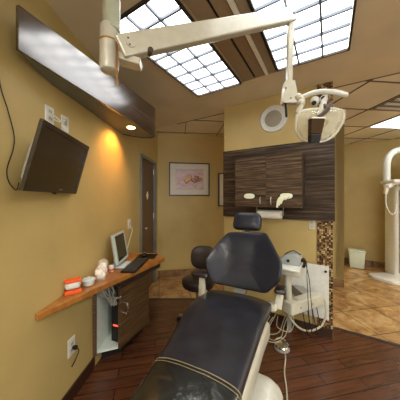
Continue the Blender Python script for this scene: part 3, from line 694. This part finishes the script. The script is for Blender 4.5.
b.faces.new(vsA); b.faces.new(vsB[::-1]); [b.faces.new((vsA[i], vsB[i], vsB[(i+1) % 6], vsA[(i+1) % 6])) for i in range(6)]
obj('joint_block', b, 'cream', r)
for x, y in ((286, 88), (291, 98)):
    b = nb(); cyl(b, at(x, y, 1.288), at(x, y, 1.284), .006, seg=10); obj('joint_screw', b, 'grey', r)
b = nb(); cyl(b, at(285.5, 102, 1.30), at(286.5, 117, 1.30), .007); obj('stop_pin', b, 'black', r, True)
# elbow
b = nb(); tube(b, [at(294, 99, 1.31), at(299, 98, 1.29), at(302, 101, 1.28), at(300, 108, 1.28), at(298, 113, 1.28)], .022, seg=14, radii=(.022, .014)); ball(b, at(298, 97, 1.29), .022); ball(b, at(301, 103, 1.28), .024); obj('elbow', b, 'cream', r, True)
# handle bow
b = nb(); tube(b, [at(300, 98, 1.29), at(306, 95.5, 1.27), at(315, 92.5, 1.25), at(326, 91.5, 1.23), at(337, 92.5, 1.22), at(345.5, 95, 1.22)], .017, seg=14, radii=(.013, .0155)); ball(b, at(345.5, 95, 1.22), .0155); obj('handle_bow', b, 'white', r, True)
# neck
b = nb(); beam(b, at(326, 94, 1.25), at(320, 116, 1.22), .02, .03, .026, .03, bev=.005); ball(b, at(324, 99, 1.27), .022); ball(b, at(315, 101, 1.27), .026); obj('neck', b, 'white', r, True)
for x, y, rr in ((314, 103, .013), (323, 98, .011), (321, 113, .012)):
    b = nb(); cyl(b, at(x, y, 1.245), at(x, y, 1.235), rr, seg=14); obj('neck_screw', b, 'black', r)
# head: shell outline facing the camera, bowl behind, shield in front
hc = at(318, 124, 1.27); hx = V(1, .05, 0).normalized(); hz = V(0, -.25, 1).normalized(); hy = hz.cross(hx)
mt = frame_m(hc, hx, hz, -hy)     # local x right, y up, z toward the viewer
ol = rounded([(-.142, .062), (-.10, .080), (0, .092), (.10, .092), (.150, .078), (.150, .01), (.115, -.06), (.07, -.10), (0, -.112), (-.09, -.105), (-.146, -.045), (-.150, .02)], .03)
b = nb(); pillow(b, ol, mt, [(.5, -.072), (.68, -.058), (.80, -.016), (.82, 0), (.79, .002), (.76, -.004), (.66, -.03), (.45, -.05), (.2, -.056)]); obj('reflector', b, 'reflector', r, True)
b = nb(); pillow(b, ol, mt, [(1.02, .002), (1.02, .010), (.98, .030), (.86, .048), (.55, .058), (.2, .060), (.2, .057), (.55, .055), (.85, .045), (.965, .028), (.99, .010), (.99, .002)]); obj('clear_shield', b, 'shield', r, True)
b = nb(); tube(b, [mt @ V(p.x*.95, p.y*.95, .012) for p in ol]+[mt @ V(ol[0].x*.95, ol[0].y*.95, .012)], .0055, seg=8, sub=1); obj('shield_rim', b, 'white', r, True)
b = nb(); mt2 = frame_m(mt @ V(-.018, -.035, .075), hx, -hy, hz); beam(b, mt @ V(-.056, .020, .075), mt @ V(-.056, -.062, .075), .078, .04, .062, .04, up=V(0, 1, 0), bev=.004); obj('bulb_cover', b, 'lampmesh', r)
b = nb(); beam(b, mt @ V(-.056, -.063, .075), mt @ V(-.056, -.112, .075), .062, .042, .052, .036, up=V(0, 1, 0), bev=.004); obj('bulb_cover_tip', b, 'black', r)
b = nb(); beam(b, mt @ V(-.056, .027, .075), mt @ V(-.056, .0205, .075), .072, .042, .080, .042, up=V(0, 1, 0)); obj('bulb_cover_cap', b, 'steel', r)
b = nb(); tube(b, [mt @ V(.008, .10, .02), mt @ V(.012, .075, .06), mt @ V(-.046, .03, .08)], .012); obj('bulb_neck', b, 'lampdark', r, True)

# ================================================================ dental chair
chair = thing('dental_chair', uv(-.45, 1.45), 'reclining dental chair in dark navy leather on a white pedestal, foot end toward the viewer', 'dental chair')
secs = [ # v, uL, uR, ztop
 (1.715, -.735, -.225, .640), (1.69, -.750, -.212, .660), (1.58, -.752, -.208, .674), (1.46, -.744, -.208, .698), (1.36, -.734, -.210, .712), (1.26, -.720, -.212, .713), (1.15, -.703, -.216, .704),
 (1.0, -.672, -.222, .692), (.85, -.644, -.224, .686), (.70, -.622, -.226, .682), (.5, -.600, -.228, .676), (.32, -.585, -.236, .664), (.27, -.570, -.250, .640)]
def loft(bm, secs, th, crown=.012, e=3.2, seg=36, grow=0, arc=None):
    prev = None
    rr = []
    for (v, a, c_, zt) in secs:
        ring = []; cu = (a+c_)/2; hw = (c_-a)/2+grow; hh = th/2+grow
        rng = [2*PI*i/seg for i in range(seg)]
        for an in rng:
            ca_, sa = math.cos(an), math.sin(an)
            x = math.copysign(abs(ca_)**(2/e), ca_)*hw; z = math.copysign(abs(sa)**(2/e), sa)*hh
            if sa > 0: z += crown*(1-(x/hw)**2)
            ring.append(bm.verts.new(uv(cu+x, v, zt-th/2+z)))
        if prev:
            for i in range(seg): bm.faces.new((prev[i], prev[(i+1) % seg], ring[(i+1) % seg], ring[i]))
        else: bm.faces.new(ring[::-1])
        prev = ring
    bm.faces.new(prev)
b = nb(); loft(b, secs, .085); seat = obj('seat', b, 'leather2', chair, True)
def sec_at(v):
    S = sorted(secs); 
    for i in range(len(S)-1):
        if S[i][0] <= v <= S[i+1][0]:
            t = (v-S[i][0])/(S[i+1][0]-S[i][0]); return tuple(S[i][k]+(S[i+1][k]-S[i][k])*t for k in range(4))
# clear plastic cover over the foot end
cs = [sec_at(v) for v in (.835, .82, .7, .5, .34)]
b = nb(); loft(b, cs, .085, grow=.004)
fs = [f for f in b.faces if len(f.verts) > 4]; bmesh.ops.delete(b, geom=fs, context='FACES')
cov = obj('foot_cover', b, 'plastic', chair, True)
s = sec_at(.83); ring = []
for i in range(26):
    an = PI*i/25; ca_, sa = math.cos(an), math.sin(an); hw = (s[2]-s[1])/2+.005; hh = .0475
    x = math.copysign(abs(ca_)**(2/3.2), ca_)*hw; z = abs(sa)**(2/3.2)*hh+.012*(1-min(1, (x/hw)**2)); ring.append(uv((s[1]+s[2])/2+x, .83, s[3]-.0425+z))
b = nb(); tube(b, ring, .0019, seg=6, sub=1); tube(b, [p+uv(0, -.018, 0) for p in ring], .0014, seg=6, sub=1); obj('cover_hem', b, 'piping', cov, True)
# side shell under the cushion
b = nb(); ss = [(v, a+.02, c_-.002, z-.10) for v, a, c_, z in secs if .4 < v < 1.6]; loft(b, ss, .15, crown=0, e=5); obj('seat_shell', b, 'cream', chair, True)
# link and pedestal
b = nb(); bx(b, uv(-.47, 1.36, .36), (.22, .34, .30), CR, bev=.03); obj('lift_column', b, 'cream', chair, True)
b = nb()
lev = [(0, .15, .46, 0), (.02, .16, .47, 0), (.10, .145, .44, 0), (.20, .12, .36, .01), (.255, .10, .30, .02), (.275, .08, .26, .02)]
prev = None
for z, hw, hl, sh in lev:
    o4 = rounded([(-hw, -hl), (hw, -hl), (hw, hl), (-hw, hl)], .09, 6); ring = [b.verts.new(uv(-.285+p[0], 1.22+sh+p[1], z*.78)) for p in o4]
    if prev: [b.faces.new((prev[i], prev[(i+1) % len(ring)], ring[(i+1) % len(ring)], ring[i])) for i in range(len(ring))]
    else: b.faces.new(ring[::-1])
    prev = ring
b.faces.new(prev); obj('pedestal_base', b, 'white', chair, True)
# backrest
bc = uv(-.475, 1.80, .92); lean = math.radians(20)
bz = (UP*math.cos(lean)+CA*math.sin(lean)); by = bz.cross(CR)
mt = frame_m(bc, CR, bz, CR.cross(bz))   # x right, y up, z toward the foot
if mt.col[2].xyz.dot(CA) > 0: mt = frame_m(bc, CR, bz, -CR.cross(bz))
hexa = rounded([(-.150, .232), (.205, .250), (.275, .14), (.355, 0), (.345, -.125), (.235, -.240), (-.235, -.236), (-.298, -.14), (-.318, -.045), (-.24, .10)], .035, 4)
hexa = [Vector((p[0]*.95, p[1]*.98)) for p in hexa]
def wing(x, y): return .09*max(0, (abs(x)-.13)/.2)
b = nb(); pillow(b, hexa, mt, [(.86, -.065), (.96, -.055), (1.0, -.025), (1.0, .0), (.985, .020), (.955, .030), (.85, .037), (.6, .038), (.4, .039), (.2, .04)], wing); back = obj('backrest', b, 'leather', chair, True)
for sx in (-.125, .135):
    b = nb(); tube(b, [mt @ V(sx*(1+.15*k)+.01, .215-.105*k, .036+wing(sx, 0)-(.012 if k in (0, 4) else 0)) for k in range(5)], .0018, seg=6, sub=3)
    obj('backrest_seam', b, 'grey', back, True)
b = nb(); bx(b, bc+mt.col[2].xyz*-.085, (.30, .05, .30), CR, bz, bev=.03); obj('backrest_shell', b, 'cream', chair, True)
b = nb(); beam(b, uv(-.475, 1.70, .60), bc-mt.col[2].xyz*.09-bz*.1, .10, .05); obj('back_hinge', b, 'grey', chair, True)
# headrest
hcn = at(247, 221.5, 2.03)
b = nb(); hmt = frame_m(hcn, CR, (bz*.9+UP*.1).normalized(), mt.col[2].xyz)
hr = rounded([(-.128, .06), (-.09, .088), (.10, .088), (.133, .06), (.138, -.06), (.11, -.086), (-.11, -.086), (-.138, -.06)], .04, 4)
pillow(b, hr, hmt, [(.84, -.04), (.95, -.036), (1, -.012), (1, .005), (.95, .026), (.85, .034), (.6, .040), (.3, .042)]); obj('headrest', b, 'leather', chair, True)
b = nb(); beam(b, bc+bz*.16-mt.col[2].xyz*.06, hcn-mt.col[2].xyz*.05, .05, .014); obj('headrest_bar', b, 'steel', chair)
# armrests
for px0, py0, Y, sgn in ((202, 273.5, 1.86, -1), (280.5, 289.5, 1.64, 1)):
    pc = at(px0, py0, Y)
    b = nb(); bx(b, pc, (.085 if sgn > 0 else .165, .13, .040), CR, bev=.02, seg=3); ar = obj('armrest', b, 'blackvinyl', chair, True)
    b = nb(); q0 = pc-UP*.02; q1 = uv(CR.dot(pc)-sgn*.02, CA.dot(pc)-.03, .60); beam(b, q0, q1, .05, .032, .065, .04, up=CA, bev=.01)
    tgt = uv(-.475+sgn*.16, CA.dot(pc)+.0, .575); beam(b, q1+UP*.02, tgt, .10, .05, bev=.01)
    obj('armrest_bracket', b, 'cream', ar, True)

# stool behind the chair
r = thing('dentist_stool', V(-.02, 2.42, 0), 'black round dentist stool with small backrest behind the dental chair', 'stool')
sc0 = V(-.02, 2.38, .45)
b = nb(); lathe(b, sc0, [(.15, 0), (.175, .015), (.185, .045), (.182, .08), (.15, .10), (.06, .106), (0, .106)], 36); obj('seat', b, 'blackvinyl', r, True)
bmn = V(.045, 2.56, .73); nd = V(-.25, -1, .1).normalized(); xx = UP.cross(nd).normalized(); yy = nd.cross(xx)
b = nb(); pillow(b, rounded([(-.155, -.14), (.155, -.14), (.155, .14), (-.155, .14)], .13, 8), frame_m(bmn, xx, yy, nd), [(.85, -.035), (.97, -.025), (1, 0), (.96, .022), (.8, .034), (.4, .038)], warp=lambda x, y: 1.2*x*x); obj('backrest', b, 'blackvinyl', r, True)
b = nb(); tube(b, [sc0+V(0, .02, .01), sc0+V(.04, .19, .0), bmn+V(.01, .06, -.1), bmn+V(0, .04, 0)], .012); obj('backrest_bar', b, 'steel', r, True)
b = nb(); cyl(b, V(-.02, 2.38, .10), V(-.02, 2.38, .45), .024); obj('gas_column', b, 'chrome', r, True)
for k in range(5):
    a = 2*PI*k/5+.3; e = V(-.02+math.cos(a)*.24, 2.40+math.sin(a)*.24, .07); b = nb(); beam(b, V(-.02, 2.40, .10), e, .04, .03, .03, .02); lg = obj('leg', b, 'steel', r)
    b = nb(); ww = V(-math.sin(a), math.cos(a), 0); c = V(e.x, e.y, .027); cyl(b, c-ww*.014, c+ww*.014, .027, seg=16); obj('caster', b, 'black', lg, True)

# ================================================================ delivery cart behind the chair
r = thing('delivery_cart', tn(-.35, 2.30), 'cream dental delivery unit with tray, arm box and white side panel against the wall', 'dental unit')
b = nb(); bx(b, tn(-.20, 2.47, .50), (.40, .03, .53), TDIR, bev=.004); obj('side_panel', b, 'white', r)
b = nb(); c = tn(-.028, 2.452, .715); cyl(b, c, c-NDIR*.006, .012); obj('panel_knob', b, 'black', r, True)
b = nb(); [bx(b, tn(t, 2.48, .12), (.04, .04, .24), TDIR) for t in (-.37,)]; obj('panel_foot', b, 'grey', r)
# tray head
tc0 = at(287, 265, 1.84)
b = nb(); bx(b, tc0, (.23, .27, .020), TDIR, bev=.008); obj('tray', b, 'white', r, True)
b = nb(); bx(b, tc0-UP*.042+TDIR*.02, (.20, .16, .058), TDIR, bev=.016); obj('tray_head', b, 'cream', r, True)
b = nb(); p = tc0-UP*.05; q = at(290, 305, 1.90); tube(b, [p, V(p.x+.005, p.y, p.z-.1), (p+q)/2+V(.0, 0, -.08), q], .03, seg=14); obj('arm_post', b, 'cream', r, True)
X0 = at(287, 308, 1.80); X1 = at(319, 297.5, 2.02)
b = nb(); beam(b, X0, X1, .10, .10, .10, .10, bev=.010); jb = obj('junction_box', b, 'cream', r)
xd = (X1-X0).normalized(); sd2 = xd.cross(UP).normalized()
b = nb()
for f in (.25, .6): c = X0+(X1-X0)*f+sd2*.049; cyl(b, c, c+sd2*.006, .009, seg=12)
c = X0+(X1-X0)*.25+UP*.046; cyl(b, c, c+UP*.006, .022, seg=16); obj('box_fittings', b, 'grey', jb, True)
b = nb(); beam(b, X0*.3+X1*.7, V((X0*.3+X1*.7).x+.02, 2.30, .47), .10, .09); obj('wall_bracket', b, 'grey', r)
b = nb()
for k in range(4): x = X0+(X1-X0)*(.45+.15*k); tube(b, [x+UP*-.05, x+V(.01, -.02, -.16), x+V(.03, -.03, -.26), x+V(.06, .02, -.33)], .004)
obj('drain_tubes', b, 'black', r, True)
# scaler on the tray
c = tc0+UP*.0105+TDIR*.025+NDIR*.035
r = thing('ultrasonic_scaler', c, 'grey wedge-shaped scaler unit with black knob on the white tray', 'scaler')
b = nb(); pr = [(-.090, 0), (.08, 0), (.085, .075), (.045, .100), (-.03, .082), (-.092, .025)]
for sgn in (-.065, .065): pass
va = [b.verts.new(c+TDIR*x-NDIR*.065+UP*z) for x, z in pr]; vb = [b.verts.new(c+TDIR*x+NDIR*.065+UP*z) for x, z in pr]
b.faces.new(va); b.faces.new(vb[::-1]); fsx = [b.faces.new((va[i], vb[i], vb[(i+1) % 6], va[(i+1) % 6])) for i in range(6)]
bmesh.ops.bevel(b, geom=b.edges[:], offset=.003, segments=2, profile=.5, affect='EDGES'); obj('housing', b, 'greyl', r, True)
b = nb(); q = c-NDIR*.065+TDIR*-.01+UP*.038; cyl(b, q, q-NDIR*.014, .012); obj('knob', b, 'black', r, True)
b = nb(); tube(b, [c+TDIR*.085+UP*.03, c+TDIR*.105+UP*.05, c+TDIR*.11+UP*.01, c+TDIR*.10-UP*.02], .012); obj('handpiece_holder', b, 'black', r, True)
b = nb(); tube(b, [c+TDIR*-.05+UP*.072, c+TDIR*-.01+UP*.100, c+TDIR*.03+UP*.112, c+TDIR*.08+UP*.085], .004); obj('carry_strap', b, 'black', r, True)
for k, lab in ((0, 'thin black cord hanging from the scaler down past the cream box, nearer the panel'), (1, 'second thin black cord hanging from the scaler, nearer the chair')):
    b = nb(); s0 = c+TDIR*(.105+.0*k)+UP*.045; tube(b, [s0, at(305+1.5*k, 262, 1.86), at(309-2*k, 278, 1.86), at(311-3*k, 300, 1.80), at(313-4*k, 325, 1.84), at(309-3*k, 336, 2.00)], .003)
    tag(obj('scaler_cord', b, 'black', smooth=True), lab, 'cord')

# hoses
b = nb(); tube(b, [X1-xd*.03+V(.0, -.01, 0), at(324, 300, 2.0), at(326, 314, 1.98), at(321, 326, 1.97), at(309, 331, 1.95), at(298, 327, 1.95), at(289, 316, 1.92), at(287, 309, 1.86)], .009, seg=10)
tag(obj('thick_hose', b, 'hose', smooth=True), 'thick cream hose looping under the right end of the delivery unit', 'hose')
loops = [([(276, 314), (270, 325), (266, 333), (272, 340), (281, 337), (284, 326), (287, 318)], 2.10, 'cream tube in the widest loop on the floor beside the chair'),
         ([(273, 317), (268, 326), (270, 334), (279, 332), (283, 322), (286, 314)], 2.16, 'cream tube in the middle loop beside the chair'),
         ([(278, 316), (277, 326), (284, 331), (291, 331), (294, 322), (292, 313)], 2.08, 'cream tube looping toward the delivery unit'),
         ([(270, 316), (264, 328), (263, 336), (268, 341), (277, 342), (285, 336), (288, 326)], 2.02, 'cream tube closest to the seat edge in the tangle')]
for pts_, Y, lab in loops:
    b = nb(); P = [at(x, y, Y-.004*i) for i, (x, y) in enumerate(pts_)]
    for p in P: p.z = max(p.z, .008)
    tube(b, P, .004); tag(obj('thin_hose', b, 'hose', smooth=True), lab, 'hose')
# foot control
fc = V(.787, 2.03, 0)
r = thing('foot_control', fc, 'round chrome foot pedal on the wooden floor beside the dental chair', 'foot pedal')
b = nb(); lathe(b, fc, [(.068, 0), (.072, .006), (.070, .018), (.055, .024)], 32); obj('pedal_base', b, 'grey', r, True)
b = nb(); lathe(b, fc, [(.060, .026), (.064, .032), (.055, .042), (.02, .046), (0, .046)], 32); obj('pedal_disc', b, 'chrome', r, True)
b = nb(); tube(b, [fc+V(-.065, 0, .03), fc+V(-.04, .05, .06), fc+V(.03, .055, .065), fc+V(.068, .0, .03)], .005); obj('pedal_guard', b, 'steel', r, True)
b = nb(); tube(b, [fc+V(.0, -.07, .008), V(.77, 1.9, .007), V(.70, 1.75, .007), V(.655, 1.6, .007), V(.62, 1.5, .007), V(.55, 1.3, .007)], .006)
tag(obj('pedal_cord', b, 'hose', smooth=True), 'pale cord running from the foot pedal toward the viewer', 'cord')

# ================================================================ adjacent room
cb = at(356.5, 267, 4.42); cb.z = 0
r = thing('waste_bin', cb, 'pale green waste bin standing against the back wall of the next room', 'bin')
def tapbox(b, z0, z1, s0, s1, d0, d1, bev=.015):
    q = []
    for z, s, d in ((z0, s0, d0), (z1, s1, d1)):
        q.append([b.verts.new(cb+TDIR*x*s/2+NDIR*y*d/2+UP*z) for x, y in ((-1, -1), (1, -1), (1, 1), (-1, 1))])
    f = [b.faces.new(q[0][::-1]), b.faces.new(q[1])]+[b.faces.new((q[0][i], q[0][(i+1) % 4], q[1][(i+1) % 4], q[1][i])) for i in range(4)]
    bmesh.ops.bevel(b, geom=list({e for x in f for e in x.edges}), offset=bev, segments=2, profile=.5, affect='EDGES')
b = nb(); tapbox(b, 0, .34, .24, .275, .18, .20); obj('bin_body', b, 'can', r, True)
b = nb(); tapbox(b, .335, .375, .295, .295, .22, .22, .01); obj('bin_rim', b, 'can', r, True)

# panoramic x-ray machine
xb = V(3.74, 3.86, 0)
r = thing('xray_machine', xb, 'tall white panoramic dental x-ray machine at the right edge', 'x-ray machine')
b = nb(); bx(b, xb+V(.06, .05, .84), (.52, .30, 1.64), V(1, -.15, 0), bev=.05, seg=3); obj('column', b, 'white2', r, True)
b = nb(); bx(b, xb+V(-.135, -.08, .85), (.05, .10, 1.5), V(1, -.15, 0), bev=.015); obj('column_rail', b, 'grey', r, True)
foot = rounded([(-.60, .10), (.30, .16), (.5, .16), (.5, -.30), (.05, -.26), (-.30, -.16), (-.36, -.34), (-.50, -.38), (-.64, -.08)], .06, 4)
b = nb(); prism(b, [(xb.x+p[0], xb.y+p[1]) for p in foot], 0, .045, bev=.01); obj('base_plate', b, 'white2', r, True)
hz0 = xb.z+1.70
b = nb(); tube(b, [xb+V(-.37, -.05, 1.72), xb+V(-.38, -.06, 1.95), xb+V(-.36, -.06, 2.14), xb+V(-.27, -.06, 2.26), xb+V(-.10, -.06, 2.32), xb+V(.4, -.06, 2.36)], .055, seg=16); obj('arch_arm', b, 'white2', r, True)
b = nb(); bx(b, xb+V(.16, -.02, 1.99), (.34, .26, .44), V(1, -.15, 0), bev=.06, seg=3); obj('sensor_head', b, 'steel', r, True)
b = nb(); bx(b, xb+V(.0, -.16, 2.0), (.035, .02, .28), V(1, -.15, 0)); obj('sensor_slot', b, 'black', r)
b = nb(); bx(b, xb+V(-.14, -.20, 1.73), (.66, .34, .07), V(1, -.15, 0), bev=.03, seg=3); beam(b, xb+V(-.38, -.22, 1.72), xb+V(-.55, -.24, 1.64), .10, .06, bev=.015); beam(b, xb+V(-.53, -.24, 1.66), xb+V(-.56, -.24, 1.52), .05, .05, bev=.012); obj('carriage', b, 'white2', r, True)
b = nb(); bx(b, xb+V(.12, -.20, 1.60), (.18, .05, .16), V(1, -.15, 0), bev=.01); obj('control_panel', b, 'bluegrey', r)
b = nb(); tube(b, [xb+V(-.56, -.25, 1.54), xb+V(-.56, -.25, 1.35), xb+V(-.50, -.25, 1.21), xb+V(-.42, -.24, 1.17), xb+V(-.36, -.22, 1.25), xb+V(-.33, -.20, 1.40), xb+V(-.31, -.20, 1.70)], .010)
obj('coiled_cord', b, 'white2', r, True)

# ================================================================ light, camera, world
w = bpy.data.worlds.new('outside_fill'); sc.world = w; w.use_nodes = True
w.node_tree.nodes['Background'].inputs['Color'].default_value = (1, .97, .90, 1); w.node_tree.nodes['Background'].inputs['Strength'].default_value = 1.5  # even glow added as fill, enters through the invented rear opening
cam = bpy.data.cameras.new('camera'); co = bpy.data.objects.new('camera', cam); COL.objects.link(co)
co.location = (0, 0, CAM_H); co.rotation_euler = (PI/2, 0, 0)
cam.sensor_width = 36; cam.sensor_fit = 'HORIZONTAL'; cam.lens = F/400*36; cam.shift_y = -.005; cam.clip_start = .02
sc.camera = co
sc.view_settings.view_transform = 'Standard'; sc.view_settings.look = 'None'; sc.view_settings.gamma = 1; sc.view_settings.use_curve_mapping = False
sc.view_settings.exposure = .85
sc.cycles.use_denoising = True
sc.cycles.max_bounces = 10; sc.cycles.diffuse_bounces = 6; sc.cycles.transmission_bounces = 8; sc.cycles.sample_clamp_indirect = 6
